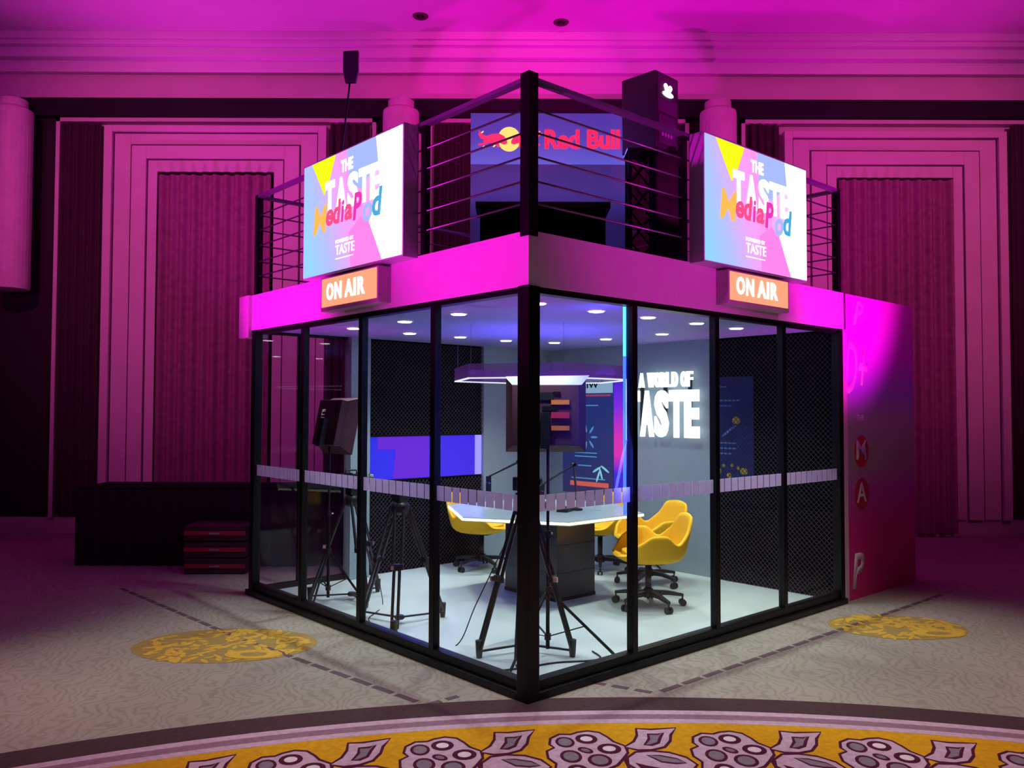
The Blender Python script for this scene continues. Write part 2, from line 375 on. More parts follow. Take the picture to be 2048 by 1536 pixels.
C_gold2 = cm('carpet_dull_gold', (.33, .22, .07)); C_line = cm('carpet_line', (.13, .085, .095)); C_wht = cm('carpet_white', (.72, .60, .62))
def cpart(mb, name, m): return mb.part(name, m, floor)
cpart(ring(RR - .205, RR, -.001, .0020), 'border_band', C_dark)
cpart(ring(RR - .262, RR - .205, -.001, .0024), 'border_stripe', C_lil)
cpart(ring(RR - .330, RR - .262, -.001, .0022), 'border_stripe', C_mauve)
cpart(ring(RR - .385, RR - .330, -.001, .0024), 'border_stripe', C_lil)
cpart(ring(RR - 1.35, RR - .385, -.001, .0018), 'border_band', C_or)
cpart(ring(RR - 1.42, RR - 1.35, -.001, .0024), 'border_stripe', C_lil)
cpart(ring(RR - 1.62, RR - 1.42, -.001, .0020), 'border_band', C_dark)
# floral motif drawn flat in metres: u along the arc (right), v outward
OUT = [(-.30,-.02),(-.335,.03),(-.33,.085),(-.28,.115),(-.30,.15),(-.285,.20),(-.23,.235),(-.165,.23),(-.12,.25),(-.06,.262),(0,.245),(.035,.20),(.06,.155),(.115,.115),(.115,.06),(.075,.01),(.03,-.04),(-.04,-.075),(-.10,-.08),(-.13,-.12),(-.20,-.15),(-.27,-.13),(-.32,-.08)]
BER = [(-.215,.165,.050,.045,C_grey),(-.085,.19,.058,.042,C_wht),(.025,.095,.062,.042,C_wht),(-.21,.035,.056,.05,C_grey),(-.055,-.005,.062,.048,C_grey),(-.20,-.085,.055,.045,C_wht)]
LEAF = [(.125,.11),(.19,.155),(.225,.215),(.235,.28),(.31,.27),(.36,.275),(.46,.29),(.41,.23),(.39,.17),(.345,.115),(.27,.09),(.19,.088)]
LEAFI = [(.23,.125),(.27,.185),(.28,.235),(.34,.235),(.385,.245),(.355,.19),(.33,.14),(.28,.115)]
LEAF2 = [(.115,.01),(.17,.055),(.26,.065),(.36,.05),(.44,.01),(.48,-.045),(.44,-.09),(.35,-.115),(.24,-.12),(.15,-.09),(.105,-.04)]
LEAF2I = [(.22,.035),(.30,.035),(.39,.008),(.435,-.035),(.37,-.045),(.29,-.03)]
LEAF2J = [(.14,-.03),(.20,-.055),(.27,-.075),(.22,-.095),(.16,-.08)]
def grow(poly, d):
    cx = sum(p[0] for p in poly) / len(poly); cy = sum(p[1] for p in poly) / len(poly)
    n = len(poly); out = []
    for i in range(n):
        a = Vector(poly[i-1]); b = Vector(poly[(i+1) % n]); t = (b - a).normalized(); nn = Vector((t.y, -t.x)); p = Vector(poly[i])
        area = sum(poly[k][0]*poly[(k+1) % n][1] - poly[(k+1) % n][0]*poly[k][1] for k in range(n))
        if area < 0: nn = -nn
        out.append(tuple(p + nn * d))
    return out
RM = RR - .385 - .36
A0 = math.atan2(4.09 - CC.y, .44 - CC.x)
motif_cache = {}
def layer(name, polys, m, z, ang):
    key = name
    if key not in motif_cache:
        mb = MB()
        for k, poly in enumerate(polys):
            fn = lambda u, v, w_: Vector((math.sin(u * .82 / RM) * (RM + .25 + (v - .262) * 1.28), math.cos(u * .82 / RM) * (RM + .25 + (v - .262) * 1.28), w_))
            mb.prism(poly, fn, -.001, z + k * 2e-5)
        motif_cache[key] = mb.mesh(name, m)
    o = bpy.data.objects.new(name, motif_cache[key]); col.objects.link(o); o.parent = floor
    o.location = (CC.x, CC.y, 0); o.rotation_euler = (0, 0, ang - math.pi / 2)
for k in range(-4, 6):
    a = A0 - k * .1165
    layer('flower_outline', [grow(OUT, .017), grow(LEAF, .017), grow(LEAF2, .017), [(.09,.10),(.13,.12),(.14,.10),(.10,.0),(.12,-.3),(.10,-.3),(.08,0)]], C_mar, .0024, a)
    layer('flower_body', [OUT, LEAF, LEAF2], C_lil, .0030, a)
    layer('motif_dark', [ell(u, v, p * 1.12, q * 1.12) for u, v, p, q, _ in BER] + [ell(-.115, .085, .045, .026, rot=-.4), LEAFI, LEAF2I, LEAF2J], C_mar, .0036, a)  # dark rings round the berries and dark leaf insides of the carpet print
    layer('berry_grey', [ell(u, v, p * .78, q * .78) for u, v, p, q, c in BER if c is C_grey] + [ell(-.115, .085, .026, .013, rot=-.4), grow(LEAFI, -.018), grow(LEAF2I, -.012)], C_grey, .0042, a)
    layer('berry_white', [ell(u, v, p * .62, q * .58) for u, v, p, q, c in BER if c is C_wht], C_wht, .0042, a)
# dashed lattice lines on the grey field
def dashes(p, q, wd=.04, dash=.17, gap=.035):
    p, q = Vector(p), Vector(q); L = (q - p).length; d = (q - p) / L; t = 0
    while t + dash < L:
        a, b = p + d * t, p + d * (t + dash)
        cpart(MB().bar((a.x, a.y, .0008), (b.x, b.y, .0008), wd, .002), 'lattice_dash', C_line); t += dash + gap
dashes((-.52, 4.62), (-1.95, 5.92)); dashes((.86, 4.80), (3.9, 7.45))
dashes((-1.95, 5.92), (-3.6, 7.6)); dashes((.80, 4.78), (.40, 5.0), .04, .1, .04); dashes((-.45, 4.58), (-.25, 4.75), .04, .08, .04)
# gold medallions
def medallion(x, y, a, b, seed):
    rnd = random.Random(seed)
    cpart(MB().prism(ell(x, y, a, b, 28), lambda u, v, w_: Vector((u, v, w_)), -.001, .0016), 'medallion', C_gold2)
    mb = MB()
    for k in range(150):
        t = rnd.random() * 6.283; r = math.sqrt(rnd.random()) * .93
        cx, cy = x + a * r * math.cos(t), y + b * r * math.sin(t)
        mb.prism(ell(cx, cy, .03 + .05 * rnd.random(), .012 + .012 * rnd.random(), 8, rnd.random() * 3.1), lambda u, v, w_: Vector((u, v, w_)), -.001, .0022 + k * 1e-5)
    o = cpart(mb, 'medallion_leaf', C_gold); o['kind'] = 'stuff'
    cpart(MB().prism(ell(x + a * .42, y - b * .55, .19, .10, 20), lambda u, v, w_: Vector((u, v, w_)), -.001, .0050), 'medallion_rosette', C_gold)
    cpart(MB().prism(ell(x + a * .42, y - b * .55, .09, .045, 16), lambda u, v, w_: Vector((u, v, w_)), -.001, .0056), 'medallion_rosette', C_gold2)
medallion(-1.95, 5.72, .62, .42, 3); medallion(2.88, 6.25, .50, .36, 4); medallion(-4.9, 5.72, .62, .42, 5)

# ------------------------------------------------------------------ the glass booth
WL, WR, ZG, ZF = 3.507, 3.556, 2.303, 2.614
PL, PR = WL / 4, WR / 4
booth = thing('glass_booth', 'black-framed glass broadcast booth with magenta-lit fascia standing on the ballroom carpet', 'booth')
K = M['black']
MB().box(-.05, WR + .05, -.05, .09, 0, .045).part('plinth', K, booth, bevel=.006)
MB().box(-.05, .09, .09, WL + .08, 0, .045).part('plinth', K, booth, bevel=.006)
MB().box(.0, WR + .05, -.02, .05, .045, .10).part('bottom_rail', K, booth, bevel=.004)
MB().box(-.02, .05, .05, WL + .05, .045, .10).part('bottom_rail', K, booth, bevel=.004)
MB().box(.09, WR, .09, WL, 0.001, .02).part('floor_panel', M['inner_floor'], booth)
MB().box(-.02, .05, -.0, WL, ZG - .035, ZG).part('top_rail', K, booth)
MB().box(.05, WR, -.02, .05, ZG - .035, ZG).part('top_rail', K, booth)
MB().box(-.045, .045, -.045, .045, .0, ZG).part('corner_post', K, booth, bevel=.005)
for i in (1, 2, 3): MB().box(-.026, .026, i * PL - .024, i * PL + .024, .10, ZG - .035).part('mullion', K, booth, bevel=.003)
for i in (1, 2, 3): MB().box(i * PR - .024, i * PR + .024, -.026, .026, .10, ZG - .035).part('mullion', K, booth, bevel=.003)
MB().box(-.035, .035, WL - .03, WL + .04, .045, ZG).part('corner_post', K, booth, bevel=.004)
MB().box(WR - .035, WR + .03, -.035, .035, .045, ZG).part('corner_post', K, booth, bevel=.004)
# glass panes with the row of frosted squares
def pane(x0, x1, y0, y1, n):
    p = MB().box(x0, x1, y0, y1, .10, ZG - .035).part('glass_pane', M['glass'], booth)
    alongx = abs(x1 - x0) > abs(y1 - y0)
    a, b = (x0, x1) if alongx else (y0, y1)
    if n:
        st = (b - a) / n
        for k in range(n):
            c0 = a + st * k + st * .07; c1 = a + st * (k + 1) - st * .07
            if alongx: MB().box(c0, c1, y0 - .003, y0 - .0005, 1.035, 1.128).part('frosted_square', M['decal'], p)
            else: MB().box(x0 - .003, x0 - .0005, c0, c1, 1.035, 1.128).part('frosted_square', M['decal'], p)
    return p
for i in range(4):
    pane(-.004, .004, i * PL + (.045 if i == 0 else .024), (i + 1) * PL - (.03 if i == 3 else .024), 10)
    pane(i * PR + (.045 if i == 0 else .024), (i + 1) * PR - (.035 if i == 3 else .024), -.004, .004, 10)
# glazed end of the back-left wall and its frame
pane(.035, .89, WL - .004, WL + .004, 0)
MB().box(.035, .89, WL - .02, WL + .02, .02, .07).part('bottom_rail', K, booth)
MB().box(.035, .89, WL - .02, WL + .02, ZG - .03, ZG).part('top_rail', K, booth)
MB().box(.40, .43, WL - .02, WL + .02, .07, ZG - .03).part('mullion', K, booth)
MB().box(.89, 1.10, WL - .09, WL + .03, .02, ZG).part('wall_panel', M['inner_wall'], booth)
MB().box(2.551, WR, WL - .04, WL + .06, .02, ZG).part('wall_panel', M['inner_wall'], booth)
MB().box(WR - .0, WR + .08, 1.26, WL + .06, .0, ZG).part('wall_panel', M['inner_wall'], booth)
# black mesh walls: backing board and woven wire in front
def lattice(fn, u0, u1, v0, v1, st=.032, holes=()):
    mb = MB(); t = .0045
    def clip(c, sgn):       # line v = sgn*u + c
        pts = []
        for u in (u0, u1):
            v = sgn * u + c
            if v0 <= v <= v1: pts.append((u, v))
        for v in (v0, v1):
            u = (v - c) * sgn
            if u0 <= u <= u1: pts.append((u, v))
        pts = sorted(set((round(a, 5), round(b, 5)) for a, b in pts))
        return (pts[0], pts[-1]) if len(pts) >= 2 and pts[0] != pts[-1] else None
    for sgn in (1, -1):
        lo = v0 - max(sgn * u0, sgn * u1); hi = v1 - min(sgn * u0, sgn * u1); c = lo + st / 2
        while c < hi:
            s_ = clip(c, sgn)
            if s_: mb.bar(fn(*s_[0], 0 if sgn > 0 else .003), fn(*s_[1], 0 if sgn > 0 else .003), t, t * (1 if sgn > 0 else .7))
            c += st * 1.414
    return mb
fl = Face((0, WL - .012, 0), (1, 0, 0), (0, -1, 0))
MB().box(1.10, 2.551, WL + .01, WL + .03, .02, .92).box(1.10, 2.551, WL + .01, WL + .03, 1.35, ZG).part('backing_board', M['blackmatt'], booth)
for v0, v1 in ((.02, .905), (1.36, 2.28)):
    lattice(fl, 1.10, 2.551, v0, v1).part('wire_mesh', M['wire'], booth, kind='stuff')
fr = Face((WR - .012, 0, 0), (0, 1, 0), (-1, 0, 0))
MB().box(WR + .02, WR + .04, .03, 1.26, .02, ZG).part('backing_board', M['blackmatt'], booth)
lattice(fr, .035, 1.26, .02, 2.28).part('wire_mesh', M['wire'], booth, kind='stuff')
# ceiling, roof deck and fascia
MB().box(.05, WR, .05, WL, ZG - .005, ZG + .02).part('ceiling_panel', M['inner_ceil'], booth)
MB().box(.03, WR + .05, .03, WL + .05, ZG + .03, ZF - .03).part('roof_deck', M['blackmatt'], booth)
MB().box(-.03, .03, -.03, WL + .06, ZG, ZF).part('fascia', M['fascia'], booth, bevel=.003)
MB().box(.03, WR + .06, -.03, .03, ZG, ZF).part('fascia', M['fascia'], booth, bevel=.003)
MB().box(-.06, .12, WL + .06, WL + .26, ZG - .06, ZF).part('fascia_end', M['fascia'], booth, bevel=.004)
MB().box(0, .06, WL + .06, WL + .12, 0, ZG - .06).part('fascia_end_post', M['black'], booth)
# blue LED strip up the inside of the first right-hand mullion
MB().box(PR - .040, PR - .025, .028, .04, 1.95, ZG - .04).part('led_strip', M['led_cyan'], booth)
MB().box(PR - .040, PR - .025, .028, .04, .95, 1.95).part('led_strip', M['led_blue'], booth)
light('AREA', 'blue_led_glow', podw(PR - .05, .06, 1.7), podw(1.6, 2.2, 1.2), 10, (.06, .08, 1), .05, 1.2)

# graphic wall panel beyond the booth's right end
bn = thing('graphic_wall_panel', 'tall freestanding graphic wall panel with magenta to grey print, right of the booth', 'panel')
MB().box(WR + .035, WR + .11, -.03, .10, 0, ZG).part('side_post', mat('pale_pink_post', (.70, .45, .60), .6), bn)
gm = gradient('graphic_print', 2, [(0, (.85, .02, .24)), (.22, (.70, .02, .26)), (.36, (.50, .10, .45)), (.44, (.36, .36, .28)), (.58, (.42, .40, .46)), (.68, (.40, .24, .75)), (.8, (.65, .08, .80)), (1, (.75, .10, .70))], emit=False)
MB().box(WR + .11, WR + 1.45, -.02, .05, 0, ZF).part('graphic_panel', gm, bn)
bf = Face((0, -.02, 0), (1, 0, 0), (0, -1, 0)); lil = mat('lilac_print', (.92, .70, .88), .6)
text(bf, 'P', 3.80, 2.36, .20, .22, .0, .004, lil, bn, .03, .3)
text(bf, 'D+', 3.62, 1.76, .44, .46, .0, .004, lil, bn, .015, .35)
text(bf, 'THE', 3.84, 1.53, .14, .05, .0, .004, lil, bn)
for s_, z_ in (('M', 1.17), ('A', .80)):
    MB().prism(ell(3.93, z_ + .09, .13, .14), bf, 0, .003).part('print_patch', M['red'], bn)
    text(bf, s_, 3.83, z_ + .02, .18, .17, .003, .007, M['whiteprint'], bn, .005)
text(bf, 'P', 3.74, .09, .22, .30, .0, .004, lil, bn, .03, .2)

# downlights in the booth ceiling
m_disc = glow('downlight_disc', (.90, 1, 1), 22)
DL = ['nearest, right beside the corner post', 'second from corner post along the right glass face', 'third from corner post along the right glass face', 'fourth along the right glass face, before the third mullion', 'last along the right glass face, beside the mesh wall',
      'second from corner post along the left glass face', 'third from corner post along the left glass face', 'last along the left glass face, at the far left',
      'left end of the back row above the black mesh', 'second of the back row, above the blue screen', 'third of the back row, above the grey back panel', 'back corner one behind the corner post',
      'above the information display', 'above the glowing wall letters']
for i, (r_, l_) in enumerate([(.50,.46),(1.08,.48),(1.64,.48),(2.24,.48),(2.80,.49),(.49,1.27),(.49,1.95),(.48,2.69),(1.08,2.74),(1.64,2.72),(2.21,2.72),(2.72,2.56),(2.78,1.92),(2.76,1.23)]):
    t = thing('ceiling_downlight', 'round white booth ceiling downlight, ' + DL[i], 'ceiling light', (r_, l_, ZG - .005), group='downlights ringing the booth ceiling')
    MB().lathe([(.062, -.006), (.068, -.004), (.070, -.0005)], 18).part('trim_ring', M['whiteprint'], t)
    MB().lathe([(.050, -.010), (.054, -.006)], 18).part('lens', m_disc, t)
    light('SPOT', 'downlight_beam', podw(r_, l_, ZG - .03), podw(r_, l_, 0), 52, (.84, 1, .92), .04, None, 105, .9)

# ------------------------------------------------------------------ railing on the roof
HR = 3.495
rail = thing('roof_railing', 'dark steel balcony railing with thin horizontal rods around the booth roof', 'railing')
for (r_, l_, s_) in [(0, 0, .036), (0, 1.0, .022), (0, 2.2, .022), (0, WL, .026), (1.42, 0, .022), (2.7, 0, .022), (WR, 0, .026), (WR, WL, .026), (1.78, WL, .022), (WR, 1.75, .022)]:
    MB().box(r_ - s_, r_ + s_, l_ - s_, l_ + s_, ZF - .03, HR + (.02 if s_ > .03 else 0)).part('post', K, rail)
for p, q in (((0, .036), (0, WL)), ((.036, 0), (WR, 0)), ((0, WL), (WR, WL)), ((WR, 0), (WR, WL))):
    MB().bar((*p, HR - .012), (*q, HR - .012), .05, .024).part('handrail', M['railtop'], rail)
    for z in (3.32, 3.187, 3.05, 2.908, 2.78):
        MB().tube([(*p, z), (*q, z)], .0065, 8).part('rod', M['steel'], rail, smooth=True)

# ------------------------------------------------------------------ lit signs on the two faces
g_base = [(0, (.25, .62, 1)), (.20, (.42, .50, 1)), (.42, (.80, .36, .95)), (.62, (1, .30, .78)), (.8, (.95, .45, .9)), (1, (.75, .65, 1))]
m_wht = glow('sign_white', (.95, 1, .97), 2.6); m_yel = glow('sign_yellow', (.72, .82, .0), 1.3); m_blue = glow('sign_periwinkle', (.35, .45, .95), 1.15)
m_or = glow('sign_amber', (1, .48, .08), 1.1); m_pk = glow('sign_pink', (1, .08, .25), 1.0); m_mg = glow('sign_magenta', (.85, .04, .45), 1.0); m_tl = glow('sign_teal', (.05, .42, .75), 1.0)
m_cyan2 = glow('sign_pale_cyan', (.28, .75, 1), 1.15); m_hot = glow('sign_hot_pink', (1, .22, .75), 1.15)
def taste_sign(face, wd, z0, z1, label, flip):
    t = thing('lightbox_sign', label, 'sign')
    h = z1 - z0; D = .115
    casing = MB().prism(rect(0, wd, z0, z1), face, .0, D).part('casing', M['casing'], t)
    ax = (0, -1, .25, .88) if flip else (1, 0, .25, -.05)
    gm_ = gradient('sign_print_' + ('left' if flip else 'right'), ax, g_base, True, 1.1)
    MB().prism(rect(.012, wd - .012, z0 + .012, z1 - .012), face, D, D + .004).part('lit_panel', gm_, t)
    q = lambda pts: [(u * wd, z0 + v * h) for u, v in pts]
    W = .004
    def shape(pts, m, k, name='printed_shape'): MB().prism(q(pts), face, D + W, D + W + .0006 * k).part(name, m, t)
    shape([(.10, .985), (.36, .985), (.30, .80), (.24, .68)], m_yel, 1)
    shape([(.48, .985), (.76, .985), (.80, .80), (.62, .62), (.50, .70)], m_blue, 1)
    shape([(.76, .985), (.99, .985), (.99, .015), (.82, .015), (.70, .33), (.80, .60)], m_wht, 2)
    shape([(.52, .015), (.82, .015), (.70, .33), (.62, .40), (.50, .30)], m_hot, 1)
    F2 = D + W + .0014
    text(face, 'THE', wd * .42, z0 + h * .81, wd * .12, h * .10, F2, F2 + .002, m_wht, t, .03)
    for s_, u_ in zip('TASTE', (.25, .37, .49, .60, .71)):
        text(face, s_, wd * u_, z0 + h * .50, wd * .105, h * .28, F2, F2 + .003, m_wht, t, .045, name='letter')
    for s_, u_, v_, w_, h_, m in (('M', .13, .36, .15, .24, m_or), ('e', .27, .40, .075, .14, m_pk), ('d', .345, .40, .08, .20, m_pk), ('i', .43, .40, .03, .18, m_mg), ('a', .465, .40, .075, .13, m_pk),
                                  ('P', .55, .38, .085, .22, m_mg), ('o', .645, .34, .09, .15, m_blue), ('d', .735, .36, .09, .22, m_tl)):
        text(face, s_, wd * u_, z0 + h * v_, wd * w_, h * h_, F2 + .003, F2 + .006, m, t, .008 if s_ == 'M' else .03, .15, name='script_letter')
    text(face, 'POWERED BY', wd * .37, z0 + h * .235, wd * .18, h * .03, F2, F2 + .002, m_wht, t)
    text(face, 'TASTE', wd * .37, z0 + h * .14, wd * .19, h * .08, F2, F2 + .002, m_wht, t)
    MB().prism(rect(wd * .37, wd * .55, z0 + h * .105, z0 + h * .112), face, F2, F2 + .001).part('underline', m_wht, t)
    return t
fL = Face((-.03, 0, 0), (0, -1, 0), (-1, 0, 0)); fR = Face((0, -.03, 0), (1, 0, 0), (0, -1, 0))
def off(f, u, w=0): return Face(f.o + f.ux * u + f.n * w, f.ux, f.n)
taste_sign(off(fL, -2.40), 1.36, 2.60, 3.475, 'bright lightbox sign with colourful taste lettering on the booth\'s left face', True)
taste_sign(off(fR, 1.455), 1.345, 2.605, 3.485, 'bright lightbox sign with colourful taste lettering on the booth\'s right face', False)
m_air = glow('on_air_amber', (1, .36, .20), 1.1); m_airt = glow('on_air_letter', (1, .97, .85), 3.2)
def on_air(face, wd, z0, z1, label):
    t = thing('on_air_sign', label, 'sign'); D = .10
    MB().prism(rect(0, wd, z0, z1), face, .0, D).part('casing', mat('pink_casing', (.55, .32, .52), .5), t, bevel=.004)
    MB().prism(rect(.02, wd - .02, z0 + .03, z1 - .012), face, D, D + .004).part('lit_panel', m_air, t)
    for s_, u_, w_ in (('O', .12, .125), ('N', .27, .12), ('A', .45, .14), ('I', .605, .035), ('R', .67, .12)):
        text(face, s_, wd * u_, z0 + .075, wd * w_, .125, D + .004, D + .008, m_airt, t, .03, name='letter')
on_air(off(fL, -2.145), .79, 2.335, 2.585, 'amber lit on air box below the left lightbox sign')
on_air(off(fR, 1.758), .80, 2.350, 2.590, 'amber lit on air box below the right lightbox sign')

# ------------------------------------------------------------------ lit wall letters: A WORLD OF TASTE
fw_ = Face((WR - .05, 0, 0), (0, -1, 0), (-1, 0, 0))
ws = thing('wall_letter_sign', 'glowing white a world of taste letters on the grey booth wall', 'sign')
def letters(s, u0, u1, v, h, bold):
    ws_ = {'I': .45, 'W': 1.35, ' ': .55, 'M': 1.2}; tot = sum(ws_.get(c, 1) for c in s); x = u0; k = (u1 - u0) / tot
    for c in s:
        cw = ws_.get(c, 1) * k
        if c != ' ': text(fw_, c, x + cw * .05, v, cw * .88, h, 0, .035, M['letter'], ws, .008 if c == 'W' else bold, name='letter')
        x += cw
letters('A WORLD OF', -2.10, -1.43, 1.845, .15, .02)
letters('TASTE', -2.27, -1.35, 1.345, .47, .05)
for u in (-2.1, -1.8, -1.5): MB().prism(rect(u, u + .012, 1.40, 1.95), fw_, -.05, 0).part('standoff', M['alu'], ws)

# ------------------------------------------------------------------ screens and posters
sc = thing('blue_wall_screen', 'wide glowing blue screen set in the black mesh wall', 'screen')
fs = Face((0, WL + .0, 0), (1, 0, 0), (0, -1, 0))
gb = gradient('screen_blue', 0, [(0, (.012, .012, .85)), (.25, (.02, .01, 1)), (.4, (.05, .01, .95)), (.7, (.04, .01, .9)), (1, (.05, .005, .85))], True, 1.0)
MB().prism(rect(1.105, 2.545, .925, 1.345), fs, -.02, 0).part('display', gb, sc)
MB().prism(rect(2.46, 2.545, .925, 1.345), fs, 0, .006).part('bright_edge', glow('screen_lilac', (.32, .28, 1), 1.3), sc)
MB().prism([(1.24, 1.345), (1.85, 1.345), (1.85, .93), (1.42, .93), (1.45, 1.22), (1.24, 1.22)], fs, 0, .003).part('violet_shape', glow('screen_violet', (.14, .005, .75), 1.0), sc)
MB().prism(rect(1.105, 2.545, .915, .925), fs, -.02, .01).prism(rect(1.105, 2.545, 1.345, 1.355), fs, -.02, .01).part('bezel', M['black'], sc)
light('AREA', 'blue_screen_glow', podw(1.85, WL - .06, 1.14), podw(1.85, 2, .6), 8, (.08, .06, 1), 1.3, .4)

fp = Face((WR - .001, 0, 0), (0, -1, 0), (-1, 0, 0))
dp = thing('information_display', 'tall dark blue information display with pale header, on the back wall behind the table', 'screen')
navy = gradient('display_navy', 2, [(0, (.03, .015, .10)), (.3, (.008, .02, .16)), (.7, (.01, .03, .20)), (1, (.015, .03, .22))], True, .8)
MB().prism(rect(-3.24, -2.49, .70, 1.97), fp, .0, .03).part('display', navy, dp)
MB().prism(rect(-3.24, -2.49, 1.80, 1.97), fp, .03, .034).part('header', glow('display_header', (.30, .52, .72), .8), dp)
text(fp, 'O .IW', -3.05, 1.855, .36, .07, .034, .037, M['black'], dp, .02)
MB().prism(rect(-3.20, -2.52, 1.765, 1.785), fp, .03, .033).part('rule', glow('display_red', (.5, .08, .2), .6), dp)
m_ln = glow('display_line', (.10, .32, .62), .8)
for v, u0, u1 in ((1.66, -3.0, -2.7), (1.14, -3.05, -2.72), (1.10, -3.05, -2.72), (1.0, -3.0, -2.8), (.86, -3.1, -2.6)): MB().prism(rect(u0, u1, v, v + .012), fp, .03, .033).part('line', m_ln, dp)
for k in range(7):
    a = 6.283 * k / 7
    MB().prism(ell(-2.86 + .10 * math.cos(a), 1.32 + .10 * math.sin(a), .05, .012, 10, a), fp, .03, .033 + k * .0003).part('emblem_petal', m_ln, dp)
for k, (u, v, a) in enumerate(((-2.72, .97, .5), (-2.66, .93, 1.9), (-2.60, .98, 2.6), (-2.70, .90, 1.2))): MB().prism(ell(u, v, .07, .012, 10, a), fp, .03, .034 + k * .0003).part('bird_stroke', glow('display_cyan', (.25, .65, .8), .9), dp)
MB().prism(rect(-3.12, -2.55, .78, .83), fp, .03, .033).part('orange_strip', glow('display_orange', (.75, .12, .08), .8), dp)
mgp = thing('magenta_light_panel', 'narrow glowing magenta and violet strip panel right of the information display', 'panel')
MB().prism(rect(-2.485, -2.32, .70, 1.98), fp, 0, .02).part('lit_panel', gradient('violet_magenta', 2, [(0, (.03, .01, .7)), (.2, (.05, .01, .8)), (.35, (.9, .02, .5)), (.5, (.8, .02, .55)), (.75, (.25, .02, .9)), (1, (.03, .01, .8))], True, .9), mgp)
MB().prism(rect(-2.325, -2.30, 1.30, 1.98), fp, 0, .03).part('led_strip', glow('led_ice', (.35, .55, 1), 3), mgp)

po = thing('blue_poster', 'dark blue poster with yellow fruit drawings behind the right mesh wall', 'poster')
fpo = Face((WR + .019, 0, 0), (0, -1, 0), (-1, 0, 0))
MB().prism(rect(-1.25, -.82, .97, 1.93), fpo, 0, .006).part('sheet', mat('poster_blue', (.006, .02, .16), .5, emit=(.01, .03, .5), estr=.02), po)
pl_ = mat('poster_print', (.15, .3, .7), .6); py_ = mat('poster_yellow', (.6, .5, .05), .6)
for v, u1 in ((1.83, -1.10), (1.70, -.95), (1.65, -1.05), (1.30, -1.0), (1.25, -1.0), (1.20, -1.05)): MB().prism(rect(-1.21, u1, v, v + .014), fpo, .006, .008).part('text_line', pl_, po)
for k, (u, v, a) in enumerate(((-1.0, 1.52, .045), (-1.20, 1.03, .04), (-1.08, 1.00, .03), (-.92, 1.05, .04), (-1.05, 1.10, .02), (-.98, 1.08, .02), (-1.14, 1.09, .02))): MB().prism(ell(u, v, a, a * .8, 12, k), fpo, .006, .009 + k * .0002).part('fruit', py_, po)
MB().prism(ell(-1.08, 1.42, .10, .012, 10, .6), fpo, .006, .0095).part('stem', pl_, po)

# ------------------------------------------------------------------ table
TC = (1.846, 1.82); TS = .885
def hexa(s, c=(0, 0), rot=0): return [(c[0] + s * math.cos(R(60 * k + rot)), c[1] + s * math.sin(R(60 * k + rot))) for k in range(6)]
XY = lambda u, v, w_: Vector((u, v, w_))
tb = thing('hexagonal_table', 'hexagonal discussion table with glowing white edge and dark grey pedestal', 'table', (*TC, .02))
MB().prism(hexa(TS - .012), XY, .70, .735).part('tabletop', M['tabletop'], tb)
mb = MB(); h0, h1 = hexa(TS), hexa(TS - .012)
for k in range(6):
    a, b, c, d = h0[k], h0[(k+1) % 6], h1[(k+1) % 6], h1[k]
    mb.prism([a, b, c, d], XY, .708, .726)
mb.part('led_edge', M['led_warm'], tb)
MB().box(-.126, .334, -.31, .34, 0, .70).part('pedestal', M['pedestal'], tb, bevel=.004)
MB().box(-.13, .338, -.314, .344, .0, .03).part('kick_strip', M['black'], tb)
for v in (.23, .46): MB().box(-.128, .336, -.312, .342, v, v + .004).part('panel_joint', M['black'], tb)
# matching hanging light tray
TT = .80
tr = thing('pendant_light_tray', 'hexagonal hanging tray with thin white lit lower edge above the table', 'pendant light', (1.80, 1.80, 1.86))
m_tray = smoked('smoked_acrylic', (.30, .10, .32), .55)
mb = MB()
for k in range(6):
    a, b = hexa(TT)[k], hexa(TT)[(k+1) % 6]; c, d = hexa(TT - .02)[(k+1) % 6], hexa(TT - .02)[k]
    mb.prism([a, b, c, d], XY, .012, .12)
mb.part('side_band', m_tray, tr)
mb = MB()
for k in range(6):
    a, b = hexa(TT + .002)[k], hexa(TT + .002)[(k+1) % 6]; c, d = hexa(TT - .02)[(k+1) % 6], hexa(TT - .02)[k]
    mb.prism([a, b, c, d], XY, .0, .010)
mb.part('led_edge', glow('tray_led', (.75, .80, 1), 1.3), tr)
for k in range(6):
    x, y = hexa(TT - .03)[k]; MB().tube([(x, y, .12), (x, y, 2.298 - 1.86)], .0015, 6).part('suspension_wire', M['steel'], tr)
light('AREA', 'added_violet_fill', podw(*TC, 1.90), podw(*TC, 2.3), 11, (.20, .12, 1), 1.2)  # added lamp hidden in the tray, tints the booth ceiling violet

